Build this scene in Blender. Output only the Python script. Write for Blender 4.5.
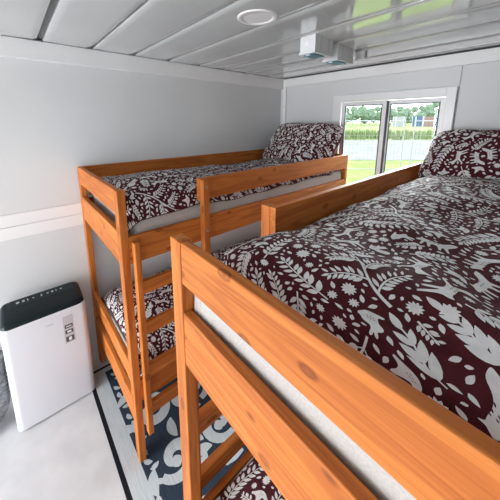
import bpy, bmesh, math, random
from mathutils import Vector, Matrix, noise
from mathutils.geometry import tessellate_polygon

for o in list(bpy.data.objects): bpy.data.objects.remove(o)
S = bpy.context.scene
COL = S.collection
R = math.radians

# ------------------------------------------------------------------ camera, sky, exposure
F_PX, U0, V0 = 266.65, 238.53, 172.64
cam_d = bpy.data.cameras.new('camera'); cam = bpy.data.objects.new('camera', cam_d); COL.objects.link(cam)
cam_d.sensor_width = 36; cam_d.sensor_fit = 'HORIZONTAL'
cam_d.lens = F_PX / 500 * 36
cam_d.shift_x = (250 - U0) / 500
cam_d.shift_y = (V0 - 250) / 500
cam_d.clip_start = 0.02; cam_d.clip_end = 500
CAM = Vector((2.1154, -0.2399, 1.8759)); YAW, PITCH = 0.8638, -0.1893
Fw = Vector((-math.sin(YAW)*math.cos(PITCH), math.cos(YAW)*math.cos(PITCH), math.sin(PITCH)))
Rt = Vector((math.cos(YAW), math.sin(YAW), 0)); Up = Rt.cross(Fw)
M = Matrix((Rt, Up, -Fw)).transposed().to_4x4(); M.translation = CAM
cam.matrix_world = M
S.camera = cam

world = bpy.data.worlds.new('overcast_sky'); S.world = world; world.use_nodes = True
wn = world.node_tree.nodes; wl = world.node_tree.links
bg = wn['Background']
tc = wn.new('ShaderNodeTexCoord'); sp = wn.new('ShaderNodeSeparateXYZ'); rp = wn.new('ShaderNodeValToRGB')
wl.new(tc.outputs['Generated'], sp.inputs[0]); wl.new(sp.outputs['Z'], rp.inputs[0]); wl.new(rp.outputs[0], bg.inputs[0])
rp.color_ramp.elements[0].position = 0.0; rp.color_ramp.elements[0].color = (0.90, 0.95, 1.0, 1)
rp.color_ramp.elements[1].position = 0.6; rp.color_ramp.elements[1].color = (0.80, 0.90, 1.0, 1)
bg.inputs[1].default_value = 2.9
S.view_settings.view_transform = 'Standard'; S.view_settings.look = 'None'
S.view_settings.gamma = 1; S.view_settings.use_curve_mapping = False
S.view_settings.exposure = 0.86
YF_ = -3.4
# area lamp added at the unseen doorway to strengthen its daylight
def area(name, loc, rot, sx, sy, power, col=(1, 1, 1)):
    d = bpy.data.lights.new(name, 'AREA'); d.shape = 'RECTANGLE'; d.size = sx; d.size_y = sy
    d.energy = power; d.color = col
    o = bpy.data.objects.new(name, d); COL.objects.link(o); o.location = loc; o.rotation_euler = rot
    return o
area('doorway_fill', (0.80, YF_-0.10, 1.15), (R(85), 0, 0), 1.4, 2.1, 74, (0.94, 0.97, 1.0))
# sun lamp added to boost window light on the duvet; sky itself is overcast
sd = bpy.data.lights.new('window_fill_sun', 'SUN'); sd.energy = 10.0; sd.angle = R(50); sd.color = (0.97, 0.985, 1.0)
so = bpy.data.objects.new('window_fill_sun', sd); COL.objects.link(so)
so.rotation_euler = Vector((0.30, -0.85, -0.50)).to_track_quat('-Z', 'Y').to_euler()

# ------------------------------------------------------------------ materials
def mat(name, col, rough=0.5, spec=0.5, metal=0.0):
    m = bpy.data.materials.new(name); m.use_nodes = True
    b = m.node_tree.nodes['Principled BSDF']
    b.inputs['Base Color'].default_value = (*col, 1); b.inputs['Roughness'].default_value = rough
    b.inputs['Specular IOR Level'].default_value = spec; b.inputs['Metallic'].default_value = metal
    return m
def nodes(m): return m.node_tree.nodes, m.node_tree.links, m.node_tree.nodes['Principled BSDF']
def mix_noise(m, c1, c2, scale=(1, 1, 1), nscale=5.0, detail=4, lo=0.35, hi=0.65, bump=0.0, bdist=0.002):
    n, l, b = nodes(m)
    t = n.new('ShaderNodeTexCoord'); mp = n.new('ShaderNodeMapping'); mp.inputs['Scale'].default_value = scale
    no = n.new('ShaderNodeTexNoise'); no.inputs['Scale'].default_value = nscale; no.inputs['Detail'].default_value = detail
    r = n.new('ShaderNodeValToRGB')
    r.color_ramp.elements[0].position = lo; r.color_ramp.elements[0].color = (*c1, 1)
    r.color_ramp.elements[1].position = hi; r.color_ramp.elements[1].color = (*c2, 1)
    l.new(t.outputs['Object'], mp.inputs[0]); l.new(mp.outputs[0], no.inputs[0]); l.new(no.outputs[0], r.inputs[0]); l.new(r.outputs[0], b.inputs['Base Color'])
    if bump:
        bp = n.new('ShaderNodeBump'); bp.inputs['Strength'].default_value = bump; bp.inputs['Distance'].default_value = bdist
        l.new(no.outputs[0], bp.inputs['Height']); l.new(bp.outputs[0], b.inputs['Normal'])
    return m

def wood(name, axis, c_dark, c_mid, c_light):
    """stained pine with grain running along one axis"""
    m = mat(name, c_mid, 0.5, 0.22)
    n, l, b = nodes(m)
    t = n.new('ShaderNodeTexCoord'); oi = n.new('ShaderNodeObjectInfo')
    off = n.new('ShaderNodeVectorMath'); off.operation = 'ADD'
    mul = n.new('ShaderNodeMath'); mul.operation = 'MULTIPLY'; mul.inputs[1].default_value = 7.3
    l.new(oi.outputs['Random'], mul.inputs[0]); l.new(t.outputs['Object'], off.inputs[0]); l.new(mul.outputs[0], off.inputs[1])
    def mapped(a, s):
        mp = n.new('ShaderNodeMapping'); v = [s]*3; v[axis] = a; mp.inputs['Scale'].default_value = v
        l.new(off.outputs[0], mp.inputs[0]); return mp
    mp = mapped(0.9, 14)
    no = n.new('ShaderNodeTexNoise'); no.inputs['Scale'].default_value = 1.6; no.inputs['Detail'].default_value = 3; no.inputs['Distortion'].default_value = 0.6
    l.new(mp.outputs[0], no.inputs[0])
    m2 = n.new('ShaderNodeMath'); m2.operation = 'MULTIPLY'; m2.inputs[1].default_value = 26
    sn = n.new('ShaderNodeMath'); sn.operation = 'SINE'
    l.new(no.outputs[0], m2.inputs[0]); l.new(m2.outputs[0], sn.inputs[0])
    mr = n.new('ShaderNodeMapRange'); mr.inputs[1].default_value = -1; mr.inputs[2].default_value = 1
    l.new(sn.outputs[0], mr.inputs[0])
    mp3 = mapped(4, 160)
    fine = n.new('ShaderNodeTexNoise'); fine.inputs['Scale'].default_value = 1.5; fine.inputs['Detail'].default_value = 2
    l.new(mp3.outputs[0], fine.inputs[0])
    mx = n.new('ShaderNodeMix'); mx.data_type = 'FLOAT'; mx.inputs[0].default_value = 0.62
    l.new(mr.outputs[0], mx.inputs[2]); l.new(fine.outputs[0], mx.inputs[3])
    r = n.new('ShaderNodeValToRGB'); e = r.color_ramp.elements
    e[0].position = 0.1; e[0].color = (*c_dark, 1); e[1].position = 0.85; e[1].color = (*c_light, 1)
    k = e.new(0.5); k.color = (*c_mid, 1)
    l.new(mx.outputs[0], r.inputs[0])
    # broad tone change
    mp4 = mapped(1.2, 5)
    br = n.new('ShaderNodeTexNoise'); br.inputs['Scale'].default_value = 1.3; br.inputs['Detail'].default_value = 1
    l.new(mp4.outputs[0], br.inputs[0])
    rb = n.new('ShaderNodeMapRange'); rb.inputs[1].default_value = 0.3; rb.inputs[2].default_value = 0.7; rb.inputs[3].default_value = 0.86; rb.inputs[4].default_value = 1.12
    l.new(br.outputs[0], rb.inputs[0])
    # knots
    mp5 = mapped(6.5, 12)
    vo = n.new('ShaderNodeTexVoronoi'); vo.inputs['Scale'].default_value = 1.0; vo.inputs['Randomness'].default_value = 1.0
    l.new(mp5.outputs[0], vo.inputs[0])
    rk = n.new('ShaderNodeValToRGB'); ek = rk.color_ramp.elements
    ek[0].position = 0.0; ek[0].color = (0.42, 0.42, 0.42, 1); ek[1].position = 0.17; ek[1].color = (1, 1, 1, 1)
    k2 = ek.new(0.08); k2.color = (0.75, 0.7, 0.66, 1); k3 = ek.new(0.12); k3.color = (0.5, 0.44, 0.4, 1)
    l.new(vo.outputs['Distance'], rk.inputs[0])
    v1 = n.new('ShaderNodeVectorMath'); v1.operation = 'SCALE'; l.new(r.outputs[0], v1.inputs[0]); l.new(rb.outputs[0], v1.inputs['Scale'])
    v2 = n.new('ShaderNodeVectorMath'); v2.operation = 'MULTIPLY'; l.new(v1.outputs[0], v2.inputs[0]); l.new(rk.outputs[0], v2.inputs[1])
    l.new(v2.outputs[0], b.inputs['Base Color'])
    bp = n.new('ShaderNodeBump'); bp.inputs['Strength'].default_value = 0.12; bp.inputs['Distance'].default_value = 0.001
    l.new(fine.outputs[0], bp.inputs['Height']); l.new(bp.outputs[0], b.inputs['Normal'])
    return m
WD, WM, WL = (0.32, 0.078, 0.014), (0.485, 0.142, 0.026), (0.59, 0.195, 0.040)
WOOD = [wood('stained_pine_%s' % a, i, WD, WM, WL) for i, a in enumerate(('across', 'along', 'upright'))]

M_WALL = mix_noise(mat('wall_panel_grey', (0.62, 0.63, 0.63), 0.45, 0.3), (0.68, 0.69, 0.695), (0.72, 0.73, 0.73), nscale=1.5)
M_TRIM = mat('white_trim', (0.84, 0.84, 0.84), 0.4, 0.4)
M_CEIL = mix_noise(mat('ceiling_panel_gloss', (0.6, 0.6, 0.6), 0.10, 1.0), (0.48, 0.49, 0.485), (0.54, 0.55, 0.545), scale=(1, 3, 1), nscale=1.2)
M_CEIL.node_tree.nodes['Principled BSDF'].inputs['Coat Weight'].default_value = 1.0
M_CEIL.node_tree.nodes['Principled BSDF'].inputs['Coat Roughness'].default_value = 0.07
M_SEAM = mat('ceiling_seam_grey', (0.16, 0.17, 0.17), 0.6)
M_DARK = mat('dark_gap', (0.03, 0.03, 0.035), 0.7)
M_FLOOR = mix_noise(mat('pale_vinyl_floor', (0.72, 0.72, 0.73), 0.42, 0.4), (0.58, 0.585, 0.60), (0.67, 0.67, 0.68), nscale=6, detail=8)
M_PVC = mat('white_pvc', (0.80, 0.80, 0.81), 0.3, 0.5)
M_GASK = mat('window_gasket', (0.05, 0.07, 0.08), 0.5)
M_MAROON = mix_noise(mat('burgundy_cotton', (0.06, 0.01, 0.015), 0.85, 0.2), (0.058, 0.0075, 0.012), (0.082, 0.012, 0.018), nscale=30)
M_MOTIF = mix_noise(mat('white_print', (0.68, 0.66, 0.66), 0.85, 0.2), (0.68, 0.66, 0.67), (0.78, 0.76, 0.76), nscale=60)
M_SHEET = mix_noise(mat('pale_grey_sheet', (0.50, 0.47, 0.45), 0.9, 0.15), (0.44, 0.41, 0.39), (0.51, 0.475, 0.45), nscale=180, bump=0.25)
M_ACW = mat('white_appliance_plastic', (0.70, 0.705, 0.75), 0.35, 0.5)
M_ACB = mat('black_gloss_plastic', (0.005, 0.011, 0.014), 0.3, 0.25)
M_ACB2 = mat('dark_slate_plastic', (0.009, 0.019, 0.024), 0.4, 0.25)
M_MARK = mat('pale_grey_print', (0.45, 0.47, 0.48), 0.6)
M_STK = mat('sticker_grey', (0.52, 0.49, 0.53), 0.5)
M_STKD = mat('sticker_dark', (0.06, 0.055, 0.06), 0.5)
M_STKW = mat('sticker_white', (0.75, 0.75, 0.75), 0.5)
M_HOSE = mix_noise(mat('grey_hose', (0.2, 0.2, 0.21), 0.6), (0.16, 0.16, 0.17), (0.42, 0.42, 0.43), nscale=25)
M_STEEL = mat('zinc_steel', (0.6, 0.6, 0.6), 0.3, 0.5, 1.0)
M_NAVY = mix_noise(mat('rug_navy', (0.02, 0.03, 0.05), 0.9, 0.2), (0.018, 0.028, 0.045), (0.035, 0.05, 0.075), scale=(4, 200, 1), nscale=2)
M_RUGW = mix_noise(mat('rug_pale', (0.5, 0.52, 0.53), 0.9, 0.2), (0.42, 0.45, 0.47), (0.58, 0.61, 0.63), scale=(4, 200, 1), nscale=2)
M_RUGB = mat('rug_black', (0.008, 0.009, 0.012), 0.9, 0.2)
M_BOX = mat('socket_box_white', (0.72, 0.73, 0.74), 0.35, 0.5)
M_TEAL = mat('socket_lid_teal', (0.015, 0.17, 0.24), 0.3, 0.5)
M_LAMP = mat('lamp_diffuser_white', (0.78, 0.77, 0.78), 0.4, 0.4)
M_LAMPR = mat('lamp_rim_white', (0.82, 0.80, 0.80), 0.3, 0.5)

m = bpy.data.materials.new('window_glass'); m.use_nodes = True; M_GLASS = m
n = m.node_tree.nodes; l = m.node_tree.links
for q in list(n):
    if q.type != 'OUTPUT_MATERIAL': n.remove(q)
tr = n.new('ShaderNodeBsdfTransparent'); tr.inputs[0].default_value = (0.95, 0.98, 0.97, 1)
gl = n.new('ShaderNodeBsdfGlossy'); gl.inputs['Roughness'].default_value = 0.02
fr = n.new('ShaderNodeFresnel'); fr.inputs[0].default_value = 1.3; mx = n.new('ShaderNodeMixShader')
l.new(fr.outputs[0], mx.inputs[0]); l.new(tr.outputs[0], mx.inputs[1]); l.new(gl.outputs[0], mx.inputs[2])
l.new(mx.outputs[0], n['Material Output'].inputs[0])

# ------------------------------------------------------------------ helpers
def box(bm, x0, x1, y0, y1, z0, z1, bev=0.0, mi=0, seg=2):
    vs = [bm.verts.new((x, y, z)) for z in (z0, z1) for y in (y0, y1) for x in (x0, x1)]
    fs = [bm.faces.new([vs[i] for i in q]) for q in ((0, 2, 3, 1), (4, 5, 7, 6), (0, 1, 5, 4), (2, 6, 7, 3), (0, 4, 6, 2), (1, 3, 7, 5))]
    for f in fs: f.material_index = mi
    if bev > 0:
        es = list({e for f in fs for e in f.edges})
        r = bmesh.ops.bevel(bm, geom=es, offset=bev, segments=seg, affect='EDGES', profile=0.5)
        for f in r['faces']: f.material_index = mi
    return vs
def cyl(bm, c, axis, r, h, n=24, r2=None, mi=0):
    """closed cylinder starting at c, running h along axis (0,1,2)"""
    r2 = r if r2 is None else r2
    a = [(axis+1) % 3, (axis+2) % 3]; rings = []
    for k, rr in ((0, r), (h, r2)):
        ring = []
        for i in range(n):
            t = 2*math.pi*i/n; p = list(c); p[axis] += k; p[a[0]] += rr*math.cos(t); p[a[1]] += rr*math.sin(t)
            ring.append(bm.verts.new(p))
        rings.append(ring)
    for i in range(n):
        f = bm.faces.new((rings[0][i], rings[0][(i+1) % n], rings[1][(i+1) % n], rings[1][i])); f.material_index = mi
    for ring in (rings[0][::-1], rings[1]):
        f = bm.faces.new(ring); f.material_index = mi
def lathe(bm, c, prof, n=40, mi=0):
    rings = []
    for r, z in prof:
        rings.append([bm.verts.new((c[0]+r*math.cos(2*math.pi*i/n), c[1]+r*math.sin(2*math.pi*i/n), c[2]+z)) for i in range(n)] if r > 1e-6 else [bm.verts.new((c[0], c[1], c[2]+z))])
    for a, b in zip(rings, rings[1:]):
        for i in range(n):
            j = (i+1) % n
            if len(a) == 1: f = bm.faces.new((a[0], b[j], b[i]))
            elif len(b) == 1: f = bm.faces.new((a[i], a[j], b[0]))
            else: f = bm.faces.new((a[i], a[j], b[j], b[i]))
            f.material_index = mi
def tube(bm, pts, rad, n=16, mi=0, cap=True):
    pts = [Vector(p) for p in pts]; rings = []
    up = Vector((0, 0, 1))
    for i, p in enumerate(pts):
        d = (pts[min(i+1, len(pts)-1)] - pts[max(i-1, 0)]).normalized()
        s = d.cross(up)
        s = s.normalized() if s.length > 1e-3 else Vector((1, 0, 0))
        u = s.cross(d); r = rad(i) if callable(rad) else rad
        rings.append([bm.verts.new(p + s*r*math.cos(2*math.pi*k/n) + u*r*math.sin(2*math.pi*k/n)) for k in range(n)])
    for a, b in zip(rings, rings[1:]):
        for k in range(n):
            f = bm.faces.new((a[k], a[(k+1) % n], b[(k+1) % n], b[k])); f.material_index = mi
    if cap:
        bm.faces.new(rings[0][::-1]).material_index = mi; bm.faces.new(rings[-1]).material_index = mi
def obj(name, bm, mats, parent=None, smooth=False, fix=True):
    me = bpy.data.meshes.new(name)
    if fix: bmesh.ops.recalc_face_normals(bm, faces=bm.faces)
    bm.to_mesh(me); bm.free()
    for mm in (mats if isinstance(mats, (list, tuple)) else [mats]): me.materials.append(mm)
    if smooth:
        for p in me.polygons: p.use_smooth = True
    o = bpy.data.objects.new(name, me); COL.objects.link(o)
    if parent: o.parent = parent
    return o
def autosmooth(o, ang=35):
    for p in o.data.polygons: p.use_smooth = True
    o.data.set_sharp_from_angle(angle=R(ang))
    return o
def thing(name, label, cat, loc=(0, 0, 0), group=None):
    o = bpy.data.objects.new(name, None); o.empty_display_size = 0.1; COL.objects.link(o); o.location = loc
    return tag(o, label, cat, group)
def tag(o, label, cat, group=None, kind=None):
    o['label'] = label; o['category'] = cat
    if group: o['group'] = group
    if kind: o['kind'] = kind
    return o
def struct(name, bm, mats, label=None):
    o = obj(name, bm, mats); o['kind'] = 'structure'
    o['label'] = label or name.replace('_', ' '); o['category'] = name.split('_')[0]
    return o
def B(): return bmesh.new()
def sm(a, b, x):
    t = max(0.0, min(1.0, (x-a)/(b-a))); return t*t*(3-2*t)

# ------------------------------------------------------------------ room shell
XR, YL, YF, ZC = 2.365, 2.2411, -3.4, 2.3576
bm = B(); box(bm, -0.06, XR+0.06, YF-0.06, YL+0.06, -0.06, 0); struct('floor', bm, M_FLOOR, 'pale grey vinyl floor')
bm = B(); box(bm, -0.08, -0.02, YF-0.06, YL+0.06, 0, ZC+0.06); struct('wall_left', bm, M_WALL, 'pale grey panel wall on the left')
bm = B(); box(bm, XR, XR+0.06, YF-0.06, YL+0.06, 0, ZC+0.06); struct('wall_right', bm, M_WALL, 'pale grey panel wall on the right')
WX0, WX1, WZ0, WZ1 = 0.735, 1.60, 1.06, 2.08
bm = B()
for a in ((-0.02, WX0, 0, ZC), (WX1, XR, 0, ZC), (WX0, WX1, 0, WZ0), (WX0, WX1, WZ1, ZC)):
    box(bm, a[0], a[1], YL, YL+0.06, a[2], a[3])
struct('wall_back', bm, M_WALL, 'pale grey panel wall holding the window')
bm = B()
for a in ((-0.02, 0.10, 0, ZC), (1.50, XR, 0, ZC), (0.10, 1.50, 2.2, ZC)):
    box(bm, a[0], a[1], YF-0.06, YF, a[2], a[3])
struct('wall_front', bm, M_WALL, 'end wall with the open doorway')
# ceiling: glossy panels with seams running across the room
seams = [-3.16, -2.875, -2.59, -2.305, -2.02, -1.735, -1.45, -1.17, -0.885, -0.6, -0.315, -0.028, 0.258, 0.54, 0.82, 1.105, 1.375, 1.655, 1.935, 2.175]
bm = B()
box(bm, -0.06, XR+0.06, YF-0.06, YL+0.06, ZC+0.012, ZC+0.06, mi=1)
edges = [YF] + seams + [YL]
for i, (a, b) in enumerate(zip(edges, edges[1:])):
    ga = 0.014 if abs(a+0.028) < 1e-3 else 0.005; gb = 0.014 if abs(b+0.028) < 1e-3 else 0.005
    y0, y1 = a+ga, b-gb
    # very slightly bowed sheet with rolled edges
    N = 8; rows = []
    prof = [(y0, ZC+0.012), (y0, ZC+0.004), (y0+0.004, ZC)] + [(y0+0.004+(y1-y0-0.008)*k/N, ZC-0.0022*math.sin(math.pi*k/N)) for k in range(1, N)] + [(y1-0.004, ZC), (y1, ZC+0.004), (y1, ZC+0.012)]
    for (y, z) in prof: rows.append((bm.verts.new((-0.02, y, z)), bm.verts.new((XR, y, z))))
    for p, q in zip(rows, rows[1:]):
        f = bm.faces.new((p[0], q[0], q[1], p[1])); f.material_index = 0; f.smooth = True
o = struct('ceiling', bm, [M_CEIL, M_SEAM], 'glossy pale grey ceiling panels with narrow seams')
# trims
bm = B(); box(bm, -0.02, 0.015, YF, YL, 2.243, ZC-0.004, 0.003); struct('trim_1', bm, M_TRIM, 'white trim along the top of the left wall')
bm = B(); box(bm, 0.022, XR, YL-0.022, YL, 2.262, ZC-0.012, 0.003); struct('trim_2', bm, M_TRIM, 'white trim along the top of the window wall')
bm = B(); box(bm, 0.026, 0.066, YL-0.02, YL, 0, 2.262, 0.003); cyl(bm, (0.045, YL-0.02, 2.05), 1, 0.006, -0.003, 12, mi=1); struct('trim_3', bm, [M_TRIM, M_STEEL], 'white upright trim in the far corner')
bm = B(); box(bm, -0.02, -0.011, YF, YL-0.02, 1.227, 1.306, 0.002); box(bm, -0.02, -0.011, YF, YL-0.02, 1.144, 1.2245, 0.002); struct('trim_4', bm, M_TRIM, 'white double band across the left wall')
bm = B(); box(bm, 1.630, 1.636, YL-0.004, YL, 0, 2.262); struct('trim_5', bm, mat('panel_joint_grey', (0.36, 0.37, 0.37), 0.5), 'thin grey panel joint right of the window')
bm = B(); box(bm, 0.022, XR, YL-0.012, YL, ZC-0.012, ZC, 0); struct('trim_6', bm, M_DARK, 'dark gap between ceiling and window wall')

# window
bm = B()
for a in ((0.668, 0.752, 0.985, 2.122), (1.568, 1.628, 0.985, 2.122), (0.752, 1.568, 2.058, 2.122), (0.752, 1.568, 0.985, 1.08)):
    box(bm, a[0], a[1], YL-0.03, YL+0.055, a[2], a[3], 0.004)
win = struct('window_1', bm, M_PVC, 'white sliding window above the beds')
def sash(x0, x1, y, gx0):
    bm = B(); w = 0.034
    for a in ((x0, x0+w, 1.082, 2.053), (x1-w, x1, 1.082, 2.053), (x0+w, x1-w, 2.022, 2.053), (x0+w, x1-w, 1.082, 1.116)):
        box(bm, a[0], a[1], y-0.014, y+0.014, a[2], a[3], 0.003)
    s_ = obj('window_sash', bm, M_PVC, win)
    bm = B()
    for a in ((x0+w, x0+w+0.007, 1.116, 2.022), (x1-w-0.007, x1-w, 1.116, 2.022), (x0+w, x1-w, 2.015, 2.022), (x0+w, x1-w, 1.116, 1.123)):
        box(bm, a[0], a[1], y-0.016, y-0.006, a[2], a[3])
    obj('window_gasket', bm, M_GASK, s_)
    bm = B(); box(bm, x0+w, x1-w, y-0.003, y+0.003, 1.116, 2.022); obj('window_pane', bm, M_GLASS, s_)
    return s_
sash(0.764, 1.165, YL-0.012, 0)
s2 = sash(1.150, 1.566, YL+0.02, 0)
bm = B(); box(bm, 1.162, 1.174, YL-0.014, YL+0.004, 1.52, 1.62, 0.002); obj('window_latch', bm, M_GASK, s2)
bm = B(); box(bm, 1.1652, 1.1722, YL-.026, YL+.004, 1.09, 2.045); obj('sash_gap_shade', bm, M_GASK, s2)  # dark strip standing in for the shaded gap between the sashes

# ------------------------------------------------------------------ rug with scroll pattern
rnd = random.Random(11)
def strip_poly(pts, width):
    """2D ribbon: returns (verts, faces)"""
    V, Fc = [], []
    for i, (x, y) in enumerate(pts):
        a = pts[max(i-1, 0)]; b = pts[min(i+1, len(pts)-1)]
        dx, dy = b[0]-a[0], b[1]-a[1]; L = math.hypot(dx, dy) or 1
        w = width(i/(len(pts)-1)) if callable(width) else width
        V += [(x-dy/L*w/2, y+dx/L*w/2), (x+dy/L*w/2, y-dx/L*w/2)]
        if i: Fc.append((2*i-2, 2*i-1, 2*i+1, 2*i))
    return V, Fc
RX0, RX1, RY0, RY1 = 0.10, 1.92, -0.012, 2.0
bm = B()
box(bm, RX0, RX1, RY0, RY1, 0, 0.004, 0, 0)
def flat(x0, x1, y0, y1, z, mi):
    f = bm.faces.new([bm.verts.new(p) for p in ((x0, y0, z), (x1, y0, z), (x1, y1, z), (x0, y1, z))]); f.material_index = mi
flat(RX0+.02, RX1-.02, RY0+.024, RY1-.024, 0.0045, 1)
flat(RX0+.06, RX1-.10, RY0+.108, RY1-.108, 0.005, 2)
RZ = [0.0052]
def rug_ribbon(pts, w):
    RZ[0] += 0.000004
    V, Fc = strip_poly(pts, w)
    vs = [bm.verts.new((x, y, RZ[0])) for x, y in V]
    for f in Fc:
        try: bm.faces.new([vs[i] for i in f]).material_index = 1
        except ValueError: pass
def spiral(cx, cy, r0, turns, a0, hand, w):
    pts = []
    for i in range(34):
        t = i/33; r = r0*(1-0.80*t); a = a0 + hand*turns*2*math.pi*t
        pts.append((cx+r*math.cos(a), cy+r*math.sin(a)))
    rug_ribbon(pts, lambda t: w*(0.35+0.65*math.sin(math.pi*min(1, 0.12+t*0.9))))
    rug_ribbon([(pts[-1][0]-.03+.06*k/8, pts[-1][1]) for k in range(9)], lambda t: .06*max(.05, math.sin(math.pi*max(.01, min(.99, t))))**.6)
def leaf_blob(x, y, a, L, w):
    n_ = 10
    rug_ribbon([(x+L*i/n_*math.cos(a+0.5*i/n_), y+L*i/n_*math.sin(a+0.5*i/n_)) for i in range(n_+1)], lambda t: w*math.sin(math.pi*max(0.02, min(0.98, t)))**0.7)
for yy in [0.26 + 0.29*k for k in range(6)]:
    for xx in [0.34 + 0.33*k for k in range(5)]:
        h = 1 if (round(yy*10)+round(xx*10)) % 2 else -1
        spiral(xx+rnd.uniform(-.02, .02), yy, 0.105, 1.15, rnd.uniform(0, 6.28), h, 0.064)
        for _ in range(4):
            a = rnd.uniform(0, 6.28); leaf_blob(xx+0.125*math.cos(a), yy+0.125*math.sin(a), a+1.2*h, 0.12, 0.055)
for i in range(26):
    x = 0.2+i*0.062; leaf_blob(x, 0.125+0.012*math.sin(i*2.1), 0.4+0.8*math.sin(i*1.7), 0.05, 0.026)
rug = obj('rug', bm, [M_RUGB, M_RUGW, M_NAVY], fix=False)
tag(rug, 'navy and pale flat rug with leafy scroll pattern under the beds', 'rug')

# ------------------------------------------------------------------ bunk beds
BW, BH, BL = 0.86, 1.568, 2.08
PX, PY, PT = 0.055, 0.037, 0.028       # post width, post depth, plank thickness
def bunk(label, loc, mirror, gy, WS):
    """local frame: x from the wall side (0) to the aisle side (BW), y from foot to head; mirrored when the aisle is on the other side"""
    t = thing('bunk_bed', label, 'bunk bed', loc, 'pair of stained pine bunk beds')
    def bx(name, x0, x1, y0, y1, z0, z1, ax, parent=None, bev=0.003, mats=None):
        if mirror: x0, x1 = BW-x1, BW-x0
        bm = B(); box(bm, x0, x1, y0, y1, z0, z1, bev); return obj(name, bm, mats or WOOD[ax], parent or t)
    # posts
    bx('post', BW-PX, BW, 0, PY, .0062, BH, 2)
    bx('post', WS, PX+WS, 0, PY, 0, BH, 2)
    bx('post', BW-PX, BW, BL-PY, BL, 0, BH, 2)
    bx('post', WS, PX+WS, BL-PY, BL, 0, BH, 2)
    # boards at foot and head
    for z0, z1 in ((1.45, BH), (1.195, 1.362), (0.508, 0.625), (0.25, 0.40)):
        bx('foot_board', PX+WS, BW-PX, 0.002, PT, z0, z1, 0)
        bx('head_board', PX+WS, BW-PX, BL-PT, BL, z0, z1, 0)
    # rails on the wall side and on the aisle side
    for z0, z1 in ((1.45, BH), (1.20, 1.34), (0.40, 0.52)):
        bx('wall_rail', WS, PT+WS, PY, BL-PY, z0, z1, 1)
    for z0, z1 in ((1.20, 1.338), (0.40, 0.53)):
        bx('side_rail', BW-PT, BW-0.001, PY, BL-PY+0.02, z0, z1, 1)
    bx('guard_rail', BW-0.027, BW+0.001, gy, BL-0.018, 1.443, BH, 1)
    # boards that carry the mattresses
    bx('mattress_base', PT+0.002, BW-PT-0.002, PT+PY, BL-PT, 1.215, 1.235, 1, bev=0)
    bx('mattress_base', PT+0.002, BW-PT-0.002, PT+PY, BL-PT, 0.415, 0.435, 1, bev=0)
    # ladder
    lad = bx('ladder_upright', BW+0.001, BW+0.042, 0.047, 0.047+0.028, 0.20, 1.315, 2)
    up = bx('ladder_upright', BW+0.002, BW+0.047, gy, gy+.038, 0.20, BH-0.002, 2)
    for z in (1.105, 0.875, 0.625, 0.385):
        bx('ladder_rung', BW+0.004, BW+0.036, 0.075, gy, z-0.065, z, 1)
    for zz in (1.525, 1.275):
        bm = B(); xx = BW+0.047; cyl(bm, ((BW-xx) if mirror else xx, gy+.019, zz), 0, 0.0075, -0.004 if mirror else 0.004, 14)
        obj('bolt', bm, M_STEEL, up)
    return t
B1 = (0.025, 0.0938); B2 = (1.4734, 0.0611)
bunk('stained pine bunk bed with ladder, against the left wall behind the air conditioner', (B1[0], B1[1], 0), False, .430, -.033)
bunk('stained pine bunk bed in the foreground, its foot boards nearest the viewer', (B2[0], B2[1], 0), True, .402, 0)

# ------------------------------------------------------------------ printed pattern, drawn once in metres
PSC = 0.74                 # printed motifs are drawn large, then scaled
PW, PL = 1.0/PSC, 2.2/PSC
rp_ = random.Random(5)
def leaf(L, w, n_=5):
    V, Fc = [], []
    for i in range(n_+1):
        t = i/n_; h = w/2*max(0.06, math.sin(math.pi*t**0.85))**0.8 if 0 < t < 1 else 0.0006
        V += [(L*t, h), (L*t, -h)]
        if i: Fc.append((2*i-2, 2*i-1, 2*i+1, 2*i))
    return V, Fc
def xf(VF, a=0, s=1, ox=0, oy=0, flip=False):
    V, Fc = VF; c, s_ = math.cos(a)*s, math.sin(a)*s
    V = [((x*c-(-y if flip else y)*s_+ox), (x*s_+(-y if flip else y)*c+oy)) for x, y in V]
    return V, Fc
class Dark(tuple): pass
def dark(VF): return VF[0], [Dark(q) for q in VF[1]]
def join(parts):
    V, Fc = [], []
    for v, f in parts:
        k = len(V); V += v; Fc += [type(q)(i+k for i in q) for q in f]
    return V, Fc
def poly(pts, maxe):
    bm = B(); vs = [bm.verts.new((x, y, 0)) for x, y in pts]
    for tri in tessellate_polygon([[Vector((x, y, 0)) for x, y in pts]]):
        try: bm.faces.new([vs[i] for i in tri])
        except ValueError: pass
    for _ in range(3):
        es = [e for e in bm.edges if e.calc_length() > maxe]
        if not es: break
        bmesh.ops.subdivide_edges(bm, edges=es, cuts=1); bmesh.ops.triangulate(bm, faces=bm.faces)
    bm.verts.index_update()
    r = ([(v.co.x, v.co.y) for v in bm.verts], [tuple(v.index for v in f.verts) for f in bm.faces]); bm.free(); return r
def smooth_poly(pts, it=2):
    for _ in range(it):
        q = []
        for a, b in zip(pts, pts[1:]+pts[:1]):
            q += [(a[0]*.78+b[0]*.22, a[1]*.78+b[1]*.22), (a[0]*.22+b[0]*.78, a[1]*.22+b[1]*.78)]
        pts = q
    return pts
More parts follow.
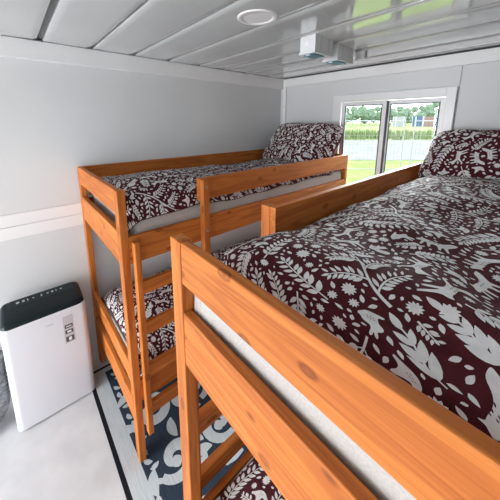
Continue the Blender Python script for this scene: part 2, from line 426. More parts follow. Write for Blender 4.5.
def sprig(L, pairs, ll, lw, bend, tip=True, ang=0.85):
    parts = []; N = 12; pts = []
    for i in range(N+1):
        t = i/N; a = bend*t; pts.append((L*t*math.cos(a*.5), L*t*math.sin(a*.5)))
    parts.append(strip_poly(pts, lambda t: 0.0065*(1-.5*t)))
    for k in range(pairs):
        t = 0.14+0.8*k/max(1, pairs-1); a = bend*t*0.9
        x, y = L*t*math.cos(bend*t*.5), L*t*math.sin(bend*t*.5)
        s = 1-0.35*t
        for sd in (1, -1):
            if sd < 0 and k % 2: x2, y2 = x+0.006, y
            else: x2, y2 = x, y
            parts.append(xf(leaf(ll*s, lw*s), a+sd*ang, 1, x2+0.005*math.cos(a+sd*ang), y2+0.005*math.sin(a+sd*ang)))
    if tip: parts.append(xf(leaf(ll*.7, lw*.7), bend, 1, *pts[-1]))
    return join(parts)
def berry_branch(L, n_, bend):
    parts = []; N = 12; pts = [(L*i/N*math.cos(bend*i/N*.5), L*i/N*math.sin(bend*i/N*.5)) for i in range(N+1)]
    parts.append(strip_poly(pts, 0.006))
    for k in range(n_):
        t = .2+.75*k/(n_-1)
        for sd in (1, -1):
            a = bend*t+sd*0.8; x, y = L*t*math.cos(bend*t*.5), L*t*math.sin(bend*t*.5)
            parts.append(strip_poly([(x, y), (x+.016*math.cos(a), y+.016*math.sin(a))], .003))
            parts.append(xf(leaf(.028, .020), a, 1, x+.016*math.cos(a), y+.016*math.sin(a)))
    return join(parts)
def daisy(r, n_=11):
    parts = [xf(leaf(r*.78, r*.42, 4), 2*math.pi*k/n_, 1, r*.24*math.cos(2*math.pi*k/n_), r*.24*math.sin(2*math.pi*k/n_)) for k in range(n_)]
    parts.append(poly([(r*.30*math.cos(k*.52), r*.30*math.sin(k*.52)) for k in range(12)], 1))
    return join(parts)
def oval(L, w): return leaf(L, w)
FOX = [(0, .30), (.08, .37), (.13, .40), (.15, .50), (.20, .42), (.30, .43), (.55, .42), (.68, .47), (.82, .60), (1.0, .60), (.93, .48), (.80, .36), (.73, .28), (.76, .05), (.70, .04), (.66, .22), (.60, .25), (.57, .05), (.51, .05), (.51, .25), (.36, .26), (.33, .04), (.27, .04), (.27, .25), (.22, .27), (.14, .06), (.09, .08), (.16, .29), (.07, .25)]
DEER = [(0, .62), (.10, .70), (.17, .86), (.20, .72), (.26, .60), (.36, .52), (.60, .54), (.78, .52), (.86, .60), (.88, .50), (.84, .38), (.98, .14), (1.04, .06), (.98, .04), (.80, .28), (.70, .34), (.82, .10), (.80, .04), (.75, .08), (.62, .34), (.42, .34), (.30, .30), (.12, .16), (.02, .20), (.04, .26), (.14, .24), (.26, .36), (.30, .40), (.20, .50), (.08, .54)]
RABBIT = [(0, .12), (.12, 0), (.60, 0), (.66, .05), (.60, .09), (.47, .11), (.54, .32), (.64, .38), (.72, .47), (.68, .57), (.57, .62), (.60, .85), (.55, 1.0), (.49, .90), (.48, .66), (.42, .92), (.34, .98), (.33, .86), (.40, .58), (.34, .48), (.14, .42), (.02, .28), (-.06, .26), (-.07, .17)]
BIRD = [(0, .40), (.10, .47), (.20, .50), (.32, .44), (.42, .58), (.50, .82), (.60, .90), (.64, .62), (.76, .50), (1.0, .52), (1.04, .42), (.84, .34), (.66, .22), (.46, .16), (.24, .22), (.12, .34)]
SQUIR = [(0, .10), (.10, .02), (.50, .02), (.52, .08), (.40, .12), (.46, .30), (.60, .30), (.61, .36), (.50, .42), (.60, .50), (.66, .60), (.56, .68), (.52, .76), (.46, .68), (.34, .56), (.22, .40), (.16, .56), (.22, .76), (.14, .92), (-.06, .94), (-.18, .78), (-.16, .50), (-.04, .30)]
def animal(P_, L):
    parts = [poly(smooth_poly(P_, 2), .22)]
    cx = .45 if P_ in (FOX, DEER, BIRD) else .30; cy = .36 if P_ is FOX else .45 if P_ is DEER else .33 if P_ is BIRD else .22
    for k in range(6): parts.append(dark(xf(leaf(.07, .022, 3), .5, 1, cx-.13+.09*(k % 3)+.03*(k//3), cy-.03+.07*(k//3))))
    return xf(join(parts), 0, L, -.5*L, -.35*L)
def tree_motif(L):
    parts = [strip_poly([(L*i/10, .012*math.sin(i*.6)) for i in range(11)], lambda t: .011*(1-.6*t))]
    for k in range(5):
        x = L*(.18+.17*k); sd = 1 if k % 2 else -1
        parts.append(xf(sprig(L*(.52-.05*k), 6, .036, .0145, .9), sd*.75, 1, x, .01*math.sin(x/L*6), sd < 0))
    parts.append(xf(sprig(L*.3, 5, .034, .014, .3), 0, 1, L, 0))
    return join(parts)
def tulip(L, n_=4):
    parts = [strip_poly([(L*i/6, .004*math.sin(i)) for i in range(7)], .005)]
    for k in range(n_):
        x = L*(.12+.8*k/n_); s = 1-.13*k
        for sd in (1, -1): parts.append(xf(leaf(.062*s, .024*s), sd*.5, 1, x, 0))
    parts.append(xf(leaf(.05, .022), 0, 1, L*.95, 0))
    return join(parts)
def outline_leaf(L, w):
    a = [(L*i/8, w/2*math.sin(math.pi*i/8)) for i in range(9)]; b = [(L*i/8, -w/2*math.sin(math.pi*i/8)) for i in range(8, -1, -1)]
    return strip_poly(a+b, .0028)
def outlines(): return join([xf(outline_leaf(.05, .02), k*.5-1.0, 1, .012*(k % 3), 0) for k in range(5)])
def build_pattern():
    cell = 0.004; nx, ny = int(PW/cell)+2, int(PL/cell)+2
    occ = [bytearray(nx) for _ in range(ny)]
    out = []
    def samples(VF):
        V, Fc = VF; pts = []
        for f in Fc:
            ps = [V[i] for i in f]; cx = sum(p[0] for p in ps)/len(ps); cy = sum(p[1] for p in ps)/len(ps); pts.append((cx, cy))
            for a, b in zip(ps, ps[1:]+ps[:1]):
                L = math.hypot(a[0]-b[0], a[1]-b[1]); k = max(1, int(L/cell))
                for i in range(k): pts.append((a[0]+(b[0]-a[0])*i/k, a[1]+(b[1]-a[1])*i/k))
        return pts
    def place(make, tries, margin=0.02, maxn=999, angs=None):
        n_ = 0
        for _ in range(tries):
            if n_ >= maxn: break
            VF = make(); a = rp_.choice(angs)+rp_.uniform(-.3, .3) if angs else rp_.uniform(0, 6.283)
            VF = xf(VF, a, 1, rp_.uniform(-.03, PW+.03), rp_.uniform(-.03, PL+.03), rp_.random() < .5)
            pts = samples(VF); ok = True; cells = set()
            for x, y in pts:
                i, j = int(x/cell), int(y/cell)
                if 0 <= x and 0 <= y and i < nx and j < ny:
                    if occ[j][i]: ok = False; break
                    cells.add((i, j))
            if not ok or not cells: continue
            for i, j in cells:
                for dj in (-1, 0, 1):
                    for di in (-1, 0, 1):
                        if 0 <= i+di < nx and 0 <= j+dj < ny: occ[j+dj][i+di] = 1
            out.append(VF); n_ += 1
    def fixed(VF, a, x, y, flip=False):
        VF = xf(VF, a, 1, x/PSC, y/PSC, flip)
        for x, y in samples(VF):
            i, j = int(x/cell), int(y/cell)
            for dj in (-1, 0, 1):
                for di in (-1, 0, 1):
                    if 0 <= i+di < nx and 0 <= j+dj < ny: occ[j+dj][i+di] = 1
        out.append(VF)
    fixed(tree_motif(.25), R(146), .560, .292)
    fixed(sprig(.21, 7, .046, .020, -.3), R(176), .470, .212)
    fixed(animal(RABBIT, .085), .25, .560, .236, True)
    fixed(tulip(.135, 3), R(146), .672, .205)
    fixed(tulip(.16, 4), R(150), .730, .285)
    fixed(animal(DEER, .15), .45, .345, .505)
    fixed(animal(FOX, .15), .3, .540, .690)
    fixed(daisy(.026), 0, .335, .300); fixed(daisy(.024), 0, .640, .345); fixed(daisy(.022), 0, .40, .575)
    fixed(outlines(), 2.4, .345, .385)
    place(lambda: tree_motif(rp_.uniform(.26, .33)), 102, maxn=12)
    place(lambda: sprig(rp_.uniform(.22, .29), 9, .050, .0215, rp_.uniform(.4, 1.2)), 340, maxn=48)
    place(lambda: animal(DEER, .15), 204, maxn=12, angs=(1.57, 1.57, -1.57))
    place(lambda: animal(FOX, .15), 204, maxn=12, angs=(1.57, 1.57, -1.57))
    place(lambda: berry_branch(rp_.uniform(.17, .24), 8, rp_.uniform(.3, 1.2)), 510, maxn=33)
    place(lambda: animal(RABBIT, .085), 204, maxn=14, angs=(1.57,))
    place(lambda: animal(SQUIR, .085), 204, maxn=11, angs=(1.57,))
    place(lambda: sprig(rp_.uniform(.13, .18), 7, .039, .0165, rp_.uniform(-.9, .9)), 6800, maxn=203)
    place(lambda: animal(BIRD, .085), 510, maxn=25)
    place(lambda: tulip(.13), 850, maxn=37)
    place(lambda: daisy(.021), 1530, maxn=81)
    place(lambda: outlines(), 340, maxn=14)
    place(lambda: sprig(.09, 6, .031, .0140, rp_.uniform(-.6, .6)), 10200, maxn=351)
    place(lambda: daisy(.014, 9), 1190, maxn=92)
    place(lambda: sprig(.048, 4, .022, .011, 0), 11900, maxn=592)
    place(lambda: oval(.026, .013), 11900, maxn=1110)
    place(lambda: oval(.015, .009), 11900, maxn=1665)
    return out
PATTERN = build_pattern()
PALL = join(PATTERN); PALL = ([(x*PSC, y*PSC) for x, y in PALL[0]], PALL[1])
print('pattern faces', len(PALL[1]))

def printed_cloth(name, Sf, U, V, nu, nv, parent=None, origin=(0, 0, 0), rot=False, offu=0.0, offv=0.0, back=None, wrap=True):
    """cloth following Sf(u, v) over U x V metres, with the print inlaid just above the weave"""
    og = Vector(origin)
    bm = B(); g = []
    for j in range(nv+1):
        g.append([bm.verts.new(Vector(Sf(U*i/nu, V*j/nv))-og) for i in range(nu+1)])
    for j in range(nv):
        for i in range(nu):
            f = bm.faces.new((g[j][i], g[j][i+1], g[j+1][i+1], g[j+1][i])); f.smooth = True
    if back:
        h = []
        for j in range(nv+1):
            h.append([g[j][i] if (i in (0, nu) or j in (0, nv)) else bm.verts.new(Vector(back(U*i/nu, V*j/nv))-og) for i in range(nu+1)])
        for j in range(nv):
            for i in range(nu):
                q = (h[j][i], h[j+1][i], h[j+1][i+1], h[j][i+1])
                if len(set(q)) == 4:
                    try: bm.faces.new(q).smooth = True
                    except ValueError: pass
    def nrm(u, v):
        e = 0.004
        u0, u1 = max(0, u-e), min(U, u+e); v0, v1 = max(0, v-e), min(V, v+e)
        a = Vector(Sf(u1, v))-Vector(Sf(u0, v)); b = Vector(Sf(u, v1))-Vector(Sf(u, v0))
        n_ = a.cross(b); return n_.normalized() if n_.length > 1e-12 else Vector((0, 0, 1))
    pv, pf = PALL; made = {}; dk = {i for f in pf if isinstance(f, Dark) for i in f}
    for f in pf:
        q = [pv[i] for i in f]
        if rot: q2 = [(y-offu, x-offv) for x, y in q]
        else: q2 = [(x-offu, y-offv) for x, y in q]
        if all(x <= 0.004 or x >= U-.004 for x, y in q2) or all(y <= .004 or y >= V-.004 for x, y in q2): continue
        if any(x < -.06 or x > U+.06 or y < -.06 or y > V+.06 for x, y in q2): continue
        vs = []
        for i, (x, y) in zip(f, q2):
            if i not in made:
                x = min(max(x, .002), U-.002); y = min(max(y, .002), V-.002)
                made[i] = bm.verts.new(Vector(Sf(x, y)) + nrm(x, y)*(0.0026 if i in dk else 0.0016) - og)
            vs.append(made[i])
        if len(set(vs)) < 3: continue
        try:
            fc = bm.faces.new(vs); fc.material_index = 0 if isinstance(f, Dark) else 1; fc.smooth = True
        except ValueError: pass
    o = obj(name, bm, [M_MAROON, M_MOTIF], parent, fix=False)
    o.location = og
    return o
def nz(x, y, s, k=0.0): return noise.noise(Vector((x*s, y*s, k)))

def make_duvet(label, x0, x1, y0, y1, ztop, bulge, aisle, seed, drop_wall, drop_aisle, foot_drop, group, offu=0, offv=0, foot_y=.085, fl=.19, ridge=0.0, skew=0.0):
    """quilt lying on a mattress; aisle = +1 when the free edge is at x1, -1 when at x0"""
    da, db = (drop_wall, drop_aisle) if aisle > 0 else (drop_aisle, drop_wall)
    W = x1-x0; U = W+0.6*(da+db); V = (y1-y0)+fl-foot_y
    def Sf(u, v):
        # across: small rounded drops at both edges
        a = u/U
        x = x0+W*a
        if v < fl: y = y0+foot_y*(v/fl)**1.3; fd = foot_drop*(1-v/fl)**1.8
        else: y = y0+foot_y+(v-fl); fd = 0
        y += skew*max(0, 1-a*1.25)**1.3*(1-v/V)**2
        el = max(0, 1-(u/0.16)); er = max(0, 1-((U-u)/0.16))
        z = ztop + bulge*math.sin(math.pi*min(1, max(0, a)))**.7*(0.75+.25*math.sin(v*2.2+seed))
        z -= da*el**1.7+db*er**1.7+fd
        k = sm(0, .25, v)
        w1 = 0.016*nz(x*1.0+y*.4, y*.9-x*.5, 5.0, seed)+0.022*nz(x+seed, y, 2.4, seed+3)
        t = (x*.8+y*.62)*11+2.2*nz(x, y, 2.0, seed+7)
        fold = 0.019*max(0, math.sin(t))**3*(0.4+0.6*nz(x, y, 1.6, seed+9))
        z += (w1+fold)*(0.35+.65*k)
        z += ridge*math.exp(-((v-.34)/.13)**2)*(.8+.4*nz(x, 1, 3, seed))
        x += 0.006*nz(z*3, y, 6, seed)
        y += 0.010*nz(x, z*2, 7, seed+5)*(1-k)
        return (x, y, z)
    o = printed_cloth('duvet', Sf, U, V, 96, 190, origin=((x0+x1)/2, (y0+y1)/2, ztop-.08), offu=offu, offv=offv, back=lambda u, v: (lambda p: (p[0]*.97+.03*(x0+x1)/2, p[1]+.012*(1-v/V), p[2]-.05*min(1, 8*min(u/U, 1-u/U, v/V, 1-v/V))))(Sf(u, v)))
    tag(o, label, 'duvet', group)
    return o
def mattress(label, x0, x1, y0, y1, z0, z1, group):
    t = thing('mattress', label, 'mattress', ((x0+x1)/2, (y0+y1)/2, z0), group)
    bm = B(); box(bm, x0, x1, y0, y1, z0, z1, .035, seg=4)
    for f in bm.faces: f.smooth = True
    es = [e for e in bm.edges if e.calc_length() > .2]
    bmesh.ops.subdivide_edges(bm, edges=es, cuts=40, use_grid_fill=True)
    c = Vector(((x0+x1)/2, (y0+y1)/2, z0))
    for v in bm.verts:
        p = v.co
        # gathers of the fitted sheet close to the corners
        dx = min(p.x-x0, x1-p.x); dy = min(p.y-y0, y1-p.y)
        cor = math.exp(-(dx+dy)/.12)
        s = .006*math.sin((p.x-p.y)*150+6*nz(p.x, p.z, 8))*cor*(1 if min(dx, dy) < .02 else 0)
        if dy < .02: p.y += s*(1 if p.y < c.y else -1)
        if dx < .02: p.x += s*(1 if p.x < c.x else -1)
        p.z += .004*nz(p.x, p.y, 5)
        v.co = p-c
    for xa, sg in ((x0+.004, 1), (x1-.004, -1)):
        rows = []
        for j in range(7):
            zz = z0+.02+(z1-z0-.05)*j/6; row = []
            for i in range(71):
                q = i/70; amp = (.010 if z1 > 1.44 else .006)*(1-q)**.6*(0.5+0.5*abs(nz(i*.11, 1, 1, x0)))
                xx = xa+sg*(.125*q+.012*(j/6-.5)*q)
                row.append(bm.verts.new(Vector((xx, y0+.0005-amp*abs(math.sin(q*22+.5*math.sin(j*.5+q*9)))**.4*(1 if j < 5 else .75 if j == 5 else .1), zz))-c))
            rows.append(row)
        for a, b in zip(rows, rows[1:]):
            for i in range(70): bm.faces.new((a[i], a[i+1], b[i+1], b[i])).smooth = True
    o = obj('mattress_cover', bm, M_SHEET, t)
    return t
mattress('pale grey mattress on the upper bunk against the left wall', B1[0]+.04, B1[0]+BW-.028, B1[1]+.07, 2.145, 1.236, 1.425, 'bunk mattresses')
mattress('off-white mattress showing between the foot boards of the foreground bunk', B2[0]+.03, B2[0]+BW-.035, B2[1]+.039, 2.112, 1.236, 1.452, 'bunk mattresses')
mattress('pale mattress on the lower bunk by the left wall', B1[0]+.04, B1[0]+BW-.035, B1[1]+.07, 2.145, .436, .56, 'bunk mattresses')
mattress('pale mattress low in the foreground bunk', B2[0]+.035, B2[0]+BW-.035, B2[1]+.036, 2.112, .436, .56, 'bunk mattresses')
DG = 'burgundy printed duvets'
make_duvet('burgundy duvet with white leaves and animals on the upper bunk by the left wall', .062, .868, .135, 1.95, 1.475, .06, 1, 1.3, .05, .075, .06, DG, offu=.05, offv=.1)
make_duvet('large burgundy duvet with white leaf and animal print in the foreground', 1.508, 2.345, .116, 1.98, 1.482, .085, -1, 4.1, 0.04, .03, .15, DG, offu=.08, offv=.02, foot_y=.055, fl=.20, ridge=.032, skew=.075)
make_duvet('burgundy printed duvet on the lower bunk behind the first ladder', .062, .845, .14, 1.9, .63, .05, 1, 7.7, .04, .07, .05, DG, offu=.1, offv=.05)
make_duvet('burgundy printed duvet on the lower bunk under the foreground bed', 1.525, 2.33, .115, 1.95, .63, .05, -1, 9.2, .04, .06, .06, DG, offu=.06, offv=.03)

def make_pillow(label, base, w, h, T, lean, yawz, seed, offu, offv):
    """puffed square pillow leaning back against the wall: base is the middle of its lower edge"""
    c, s = math.cos(lean), math.sin(lean)
    bv = Vector(base); cz, sz = math.cos(yawz), math.sin(yawz)
    def P(u, v, side):
        a, b = 2*u/w-1, 2*v/h-1
        th = T/2*max(0, (1-abs(a)**3))**.48*max(0, (1-abs(b)**3))**.48
        th *= 1+.18*nz(u*1.3, v*1.3, 4, seed)
        pin = 1-.05*(1-b*b)
        cr_ = 1-.10*(abs(a*b))**5; x = a*w/2*cr_*(1-.03*(1-abs(b))**.8); vv = h/2+b*h/2*cr_*(1-.03*(1-abs(a))**.8)
        x += .012*nz(v, seed, 5); vv += .014*nz(u, seed+2, 5)
        d = side*th+.012*nz(u, v, 6, seed+4)*(1-abs(a)**4)*(1-abs(b)**4)
        # sag of the lower half
        y = vv*c - d*s; z = vv*s + d*c
        return Vector((bv.x+x*cz-y*sz, bv.y+x*sz+y*cz, bv.z+z))
    o = printed_cloth('pillow', lambda u, v: P(u, v, 1), w, h, 56, 44, origin=base, offu=offu, offv=offv, back=lambda u, v: P(u, v, -1))
    tag(o, label, 'pillow', 'burgundy printed pillows'); return o
make_pillow('burgundy leaf print pillow leaning at the far end of the left upper bunk', (.49, 1.80, 1.46), .80, .50, .24, R(50), 0, 2.2, .1, .3)
make_pillow('burgundy leaf and animal print pillow leaning right of the window', (1.945, 1.80, 1.46), .80, .48, .26, R(45), 0, 5.4, .12, 1.2)

# ------------------------------------------------------------------ portable air conditioner
ac = thing('portable_air_conditioner', 'white portable air conditioner with black top standing by the left wall', 'air conditioner', (.155, -.20, 0))
def rbox(x0, x1, y0, y1, z0, z1, rv, rt, tilt=0.0, n_=6):
    """box with rounded uprights and softened top; tilt lowers the front (+x) edge"""
    bm = B()
    def ring(ins, z):
        pts = []
        for cx, cy, a0 in ((x1-rv, y1-rv, 0), (x0+rv, y1-rv, 90), (x0+rv, y0+rv, 180), (x1-rv, y0+rv, 270)):
            for k in range(n_+1):
                a = R(a0+90*k/n_); pts.append((cx+(rv-ins)*math.cos(a), cy+(rv-ins)*math.sin(a)))
        return [bm.verts.new((x, y, z-tilt*(x-x0)*(1 if z > (z0+z1)/2 else 0))) for x, y in pts]
    rings = [ring(.006, z0), ring(0, z0+.006)]
    for k in range(5):
        a = R(90*k/4); rings.append(ring(rt*(1-math.cos(a)), z1-rt+rt*math.sin(a)))
    for a, b in zip(rings, rings[1:]):
        for i in range(len(a)):
            bm.faces.new((a[i], a[(i+1) % len(a)], b[(i+1) % len(a)], b[i]))
    bm.faces.new(rings[0][::-1]); bm.faces.new(rings[-1])
    bmesh.ops.translate(bm, verts=bm.verts, vec=(-.155, .20, 0))
    return bm
autosmooth(obj('body', rbox(.035, .268, -.418, .012, .008, .712, .034, .010), M_ACW, ac))
top = autosmooth(obj('top_panel', rbox(.040, .266, -.415, .009, .690, .772, .040, .030, .17), M_ACB, ac))
bm = B(); 
for f_ in (0,):
    x0_, x1_ = -.095, -.02
    vs_ = box(bm, x0_, x1_, -.165, .165, .735, 0.7740, .003)
    for v in bm.verts: v.co.z -= .17*(v.co.x+.115) if v.co.z > .75 else 0
cp = obj('control_panel', bm, M_ACB2, top); 
bm = B()
yy = -.135
def tilt_z(x): return 0.7740-.17*(x+.115)
for k, wd in enumerate((.018, .012, .014, .010, 0, .018, .012, .012, .010, .012)):
    if wd:
        b2 = B(); x = -.06
        if k % 3 == 0: cyl(b2, (x, yy+wd/2, 0), 2, wd/2, .0008, 12)
        elif k % 3 == 1: box(b2, x-.008, x+.008, yy, yy+wd, 0, .0008)
        else: box(b2, x-.009, x+.009, yy, yy+wd*.4, 0, .0008)
        for v in b2.verts: v.co.z += tilt_z(v.co.x)
        obj('control_symbol', b2, M_MARK, cp)
    yy += wd+.013 if wd else .020
bm.free()
bm = B(); box(bm, -.0175, -.0145, -.19, .19, .738, .7505); obj('seam_line', bm, M_DARK, top)
bm = B(); box(bm, 0.1132, .1138, .075, .131, .470, .662); sk = obj('label_sticker', bm, M_STK, ac)
bm = B(); box(bm, 0.1138, .1143, .081, .125, .575, .600, mi=0); box(bm, 0.1138, .1143, .081, .125, .535, .562, mi=0); box(bm, 0.1138, .1143, .081, .125, .477, .515, mi=0)
box(bm, 0.1143, .1146, .092, .114, .542, .555, mi=1); box(bm, 0.1143, .1146, .096, .112, .484, .508, mi=1); box(bm, 0.1143, .1146, .088, .118, .584, .590, mi=1)
obj('sticker_print', bm, [M_STKD, M_STKW], sk)
bm = B()
for k, h in enumerate((.008, .008, .010, .008, .008, .010, .008)): box(bm, .1132, .1138, -.012+.006*k, -.0085+.006*k, .640, .640+h)
obj('badge', bm, M_MARK, ac)
for sx in (-.085, .075):
    for sy in (-.165, .165):
        bm = B(); cyl(bm, (sx, sy-.01, .019), 1, .019, .02, 16); box(bm, sx-.012, sx+.012, sy-.013, sy+.013, .02, .034); obj('caster', bm, M_DARK, ac)
bm = B()
for k in range(9): box(bm, -.07+.012*k, -.066+.012*k, -.2062, -.2045, .35, .60)
obj('side_grille', bm, M_MARK, ac)
# exhaust hose lying beside it
bm = B(); pts = []
ctl = [(.13, -.82, .08), (.14, -.68, .08), (.14, -.575, .09), (.13, -.515, .14), (.11, -.505, .24), (.075, -.506, .36), (.065, -.506, .45)]
def cr(P_, t):
    i = min(int(t), len(P_)-2); f = t-i; p = [Vector(P_[max(0, min(len(P_)-1, i+k))]) for k in (-1, 0, 1, 2)]
    return .5*((2*p[1])+(p[2]-p[0])*f+(2*p[0]-5*p[1]+4*p[2]-p[3])*f*f+(3*p[1]-p[0]-3*p[2]+p[3])*f**3)
NH = 150
pts = [cr(ctl, (len(ctl)-1)*i/NH) for i in range(NH+1)]
tube(bm, pts, lambda i: .066+.006*(1 if (i//2) % 2 else -1)+.004*nz(i*.13, 0, 1), 24)
tag(obj('exhaust_hose', bm, M_HOSE, smooth=True), 'crumpled grey exhaust hose on the floor beside the air conditioner', 'hose')

# ------------------------------------------------------------------ ceiling fittings
t = thing('ceiling_light', 'round white recessed light in the ceiling above the left bunk', 'ceiling light', (1.133, .715, ZC))
bm = B(); lathe(bm, (0, 0, 0), [(.095, .004), (.095, -.004), (.090, -.007), (.072, -.007), (.070, -.003), (.070, .004)], 48); obj('rim', bm, M_LAMPR, t, smooth=True)
bm = B(); lathe(bm, (0, 0, 0), [(.070, -.0035), (.04, -.0045), (0, -.0048)], 48); obj('diffuser', bm, M_LAMP, t, smooth=True)
def socket_box(label, x0, x1, y0, y1):
    t = thing('socket_box', label, 'socket box', ((x0+x1)/2, (y0+y1)/2, ZC), 'ceiling socket boxes')
    w, d = (x1-x0)/2, (y1-y0)/2
    bm = B(); box(bm, -w, w, -d, d, -.084, 0, .004); box(bm, -w-.004, w+.004, -d-.006, d, -.098, -.084, .003)
    obj('housing', bm, M_BOX, t)
    bm = B(); box(bm, -w+.016, w-.010, -d+.012, d-.07, -.104, -.0975, .002); lid = obj('socket_lid', bm, M_TEAL, t)
    bm = B(); box(bm, -.012, .012, -d+.004, -d+.016, -.106, -.100, .001); obj('lid_hinge', bm, M_BOX, lid)
    bm = B(); cyl(bm, (-.004, -d, -.042), 1, .013, -.002, 20); obj('knockout', bm, M_TRIM, t)
    bm = B(); box(bm, w, w+.0015, -d+.055, -d+.058, -.08, -.004); obj('side_rib', bm, M_STK, t)
    bm = B(); box(bm, w, w+.0015, d-.05, d-.047, -.08, -.004); obj('side_rib', bm, M_STK, t)
    return t
socket_box('white socket box with teal lid under the ceiling, nearer the round light', 1.071, 1.175, 1.129, 1.315)
socket_box('white socket box with teal lid under the ceiling, nearer the window', 1.055, 1.160, 1.400, 1.600)
bm = B(); box(bm, 1.128, 1.19, 1.690, 1.735, ZC-.05, ZC, .003); box(bm, 1.19, 1.192, 1.695, 1.73, ZC-.046, ZC-.004, mi=1)
tag(obj('junction_box', bm, [M_BOX, M_STK]), 'small white cable junction box on the ceiling beyond the socket boxes', 'junction box')

# ------------------------------------------------------------------ outdoors (seen through the window)
E0 = Vector((CAM.x, CAM.y, -.45)); ED = Vector((-math.sin(YAW), math.cos(YAW), 0)); ER = Vector((math.cos(YAW), math.sin(YAW), 0))
def ex(r, d, z=0): return E0+ER*r+ED*d+Vector((0, 0, z))
M_GRASS = mix_noise(mat('lawn_green', (.1, .2, .03), .9, 0.0), (.12, .150, .045), (.165, .19, .08), nscale=1.2, detail=6)
M_PAVE = mix_noise(mat('pale_gravel', (.22, .22, .22), .9, 0.0), (.135, .132, .126), (.165, .16, .152), nscale=1.5, detail=6)
M_MEAD = mix_noise(mat('meadow', (.15, .2, .05), .9, 0.0), (.12, .17, .06), (.20, .21, .11), nscale=.25, detail=8)
M_LEAF = mix_noise(mat('hazy_tree_leaves', (.05, .1, .03), .9, 0.0), (.11, .16, .10), (.17, .22, .15), nscale=.9, detail=5)  # distance haze is mixed into this pale leaf colour
M_BARK = mat('bark', (.08, .06, .05), .9)
M_FENCE = mat('galvanised_wire', (.28, .285, .29), .6, .3)
def ground(name, d0, d1, mt, z, n_=40, r0=-160, r1=160):
    bm = B(); g = []
    for j in range(2):
        row = []
        for i in range(n_+1):
            r = r0+(r1-r0)*i/n_; d = (d0, d1)[j]+.5*math.sin(i*1.3+j)*(.4 if d0 > 0 else 0); row.append(bm.verts.new(ex(r, d, z)))
        g.append(row)
    for i in range(n_): bm.faces.new((g[0][i], g[0][i+1], g[1][i+1], g[1][i]))
    o = obj(name, bm, mt); o['kind'] = 'structure'; o['label'] = name.replace('_', ' ') + ' outside the window'; o['category'] = 'ground'
ground('ground_yard', -60, 4.2, M_PAVE, 0); ground('ground_lawn', 4.2, 17, M_GRASS, 0); ground('ground_gravel', 16, 35, M_PAVE, .02); ground('ground_meadow', 34, 600, M_MEAD, .04, r0=-500, r1=500)  # yard is unseen, gravelled to give a neutral bounce through the doorway
rt = random.Random(3)
bm = B()
for i in range(2600):
    d = rt.uniform(34.5, 46); r = rt.uniform(2, 34); h = rt.uniform(.4, 1.1); a = rt.uniform(0, 3.14); w = rt.uniform(.05, .12)
    p = ex(r, d, .04); u = Vector((math.cos(a), math.sin(a), 0))*w; lean = Vector((rt.uniform(-.2, .2), rt.uniform(-.2, .2), h))
    bm.faces.new([bm.verts.new(q) for q in (p-u, p+u, p+lean+u*.5, p+lean*1.08)])
tag(obj('tall_grass', bm, M_MEAD, fix=False), 'tall rough grass along the far edge of the gravel', 'grass', kind='stuff')
def px_r(px, D): return (px-U0)/F_PX*D
# wire fence panels
def fence(px0, px1, D, label):
    r0, r1 = px_r(px0, D), px_r(px1, D)
    t = thing('fence_panel', label, 'fence panel', ex((r0+r1)/2, D, 0), 'wire fence panels outside')
    org = t.location.copy()
    def at(r, z): return ex(r, D, z)-org
    bm = B()
    tube(bm, [at(r0, .06), at(r0, 2.55)], .022, 8); tube(bm, [at(r1, .06), at(r1, 2.55)], .022, 8)
    tube(bm, [at(r0, 2.35), at(r1, 2.35)], .022, 8); tube(bm, [at(r0, .15), at(r1, .15)], .02, 8)
    obj('frame', bm, M_FENCE, t)
    bm = B(); k = int((r1-r0)/.17)
    for i in range(1, k): r = r0+(r1-r0)*i/k; tube(bm, [at(r, .15), at(r, 2.35)], .004, 4, cap=False)
    for z in (.5, .9, 1.3, 1.7, 2.1): tube(bm, [at(r0, z), at(r1, z)], .004, 4, cap=False)
    obj('wire_mesh', bm, M_FENCE, t)
    for r in (r0, r1):
        bm = B(); p = at(r, 0); box(bm, p.x-.12, p.x+.12, p.y-.12, p.y+.12, 0.005, .12, .02); obj('foot_block', bm, M_DARK, t)
fence(330, 402.5, 12.2, 'wire fence panel outside, behind the left window sash')
fence(412, 486, 12.2, 'wire fence panel outside, behind the right window sash')
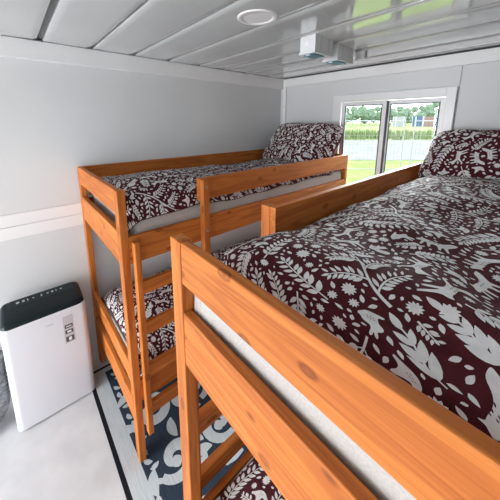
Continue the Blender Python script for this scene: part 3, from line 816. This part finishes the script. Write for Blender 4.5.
# trees
def tree(px, top_y, D, w, label):
    zt = (121-top_y)/F_PX*D+CAM.z+.45
    t = thing('tree', label, 'tree', ex(px_r(px, D), D, 0), 'trees on the horizon')
    bm = B(); tube(bm, [(0, 0, 0), (.05, 0, zt*.3), (0, .05, zt*.55)], lambda i: .22-.05*i, 8); obj('trunk', bm, M_BARK, t)
    bm = B()
    for k in range(7):
        a = rt.uniform(0, 6.28); rr = w*rt.uniform(.1, .45); zz = zt*rt.uniform(.3, .62); s = w*rt.uniform(.22, .34)
        if k == 0: rr = 0; zz = zt-s*1.05
        r_ = bmesh.ops.create_icosphere(bm, subdivisions=3, radius=s, matrix=Matrix.Translation((rr*math.cos(a), rr*math.sin(a), zz)))
        for v in r_['verts']:
            c = Vector((rr*math.cos(a), rr*math.sin(a), zz)); dlt = v.co-c
            v.co = c+dlt*(1+.35*noise.noise(v.co*1.1)+.2*noise.noise(v.co*3.1))
    obj('crown', bm, M_LEAF, t)
for k, (px, ty, w) in enumerate([(337, 109, 6), (344, 107.5, 6), (351, 106.5, 6), (359, 106, 6), (367, 108, 7), (374, 106.5, 6), (381, 105, 6), (388, 108, 6), (396, 106, 6), (403, 107.5, 6), (410, 106.5, 6), (417, 105.5, 6), (424, 104.5, 6), (430, 102.5, 6), (437, 107, 6), (445, 106, 7)]):
    side = 'left' if px < 385 else 'right'
    tree(px, ty, (150, 172, 194)[k % 3], w*1.25, 'green tree in the distant row seen through the %s window sash' % side)
# distant containers
def container(px0, px1, ytop, D, col, label):
    M_ = mat('container_paint', col, .6)
    r0, r1 = px_r(px0, D), px_r(px1, D); z1 = (121-ytop)/F_PX*D+CAM.z+.45
    t = thing('container', label, 'container', ex((r0+r1)/2, D, 0)); t.rotation_euler = (0, 0, YAW)
    L = r1-r0; bm = B(); box(bm, -L/2+.1, L/2-.1, .04, 2.4, .1, z1)
    k = max(3, int(L/.5))
    for i in range(k): x = -L/2+.1+(L-.2)*(i+.5)/k; box(bm, x-.1, x+.1, 0, .04, .25, z1-.2)
    obj('corrugated_body', bm, M_, t)
    for sx, sy in ((-1, .02), (1, .02), (-1, 2.42), (1, 2.42)):
        bm = B(); box(bm, sx*(L/2-.06)-.06, sx*(L/2-.06)+.06, sy-.05, sy+.05, 0, z1+.02); obj('corner_frame', bm, M_TRIM, t)
container(412.5, 419.5, 116, 120, (.02, .07, .15), 'small blue container in the distance beyond the fence')
container(420, 431, 116.2, 120, (.22, .12, .11), 'dusty pink container in the distance')
container(431.5, 441, 116, 120, (.03, .07, .13), 'blue grey container in the distance nearest the window frame')
container(393, 401, 116.2, 120, (.26, .265, .27), 'white container in the distance left of the fence posts')
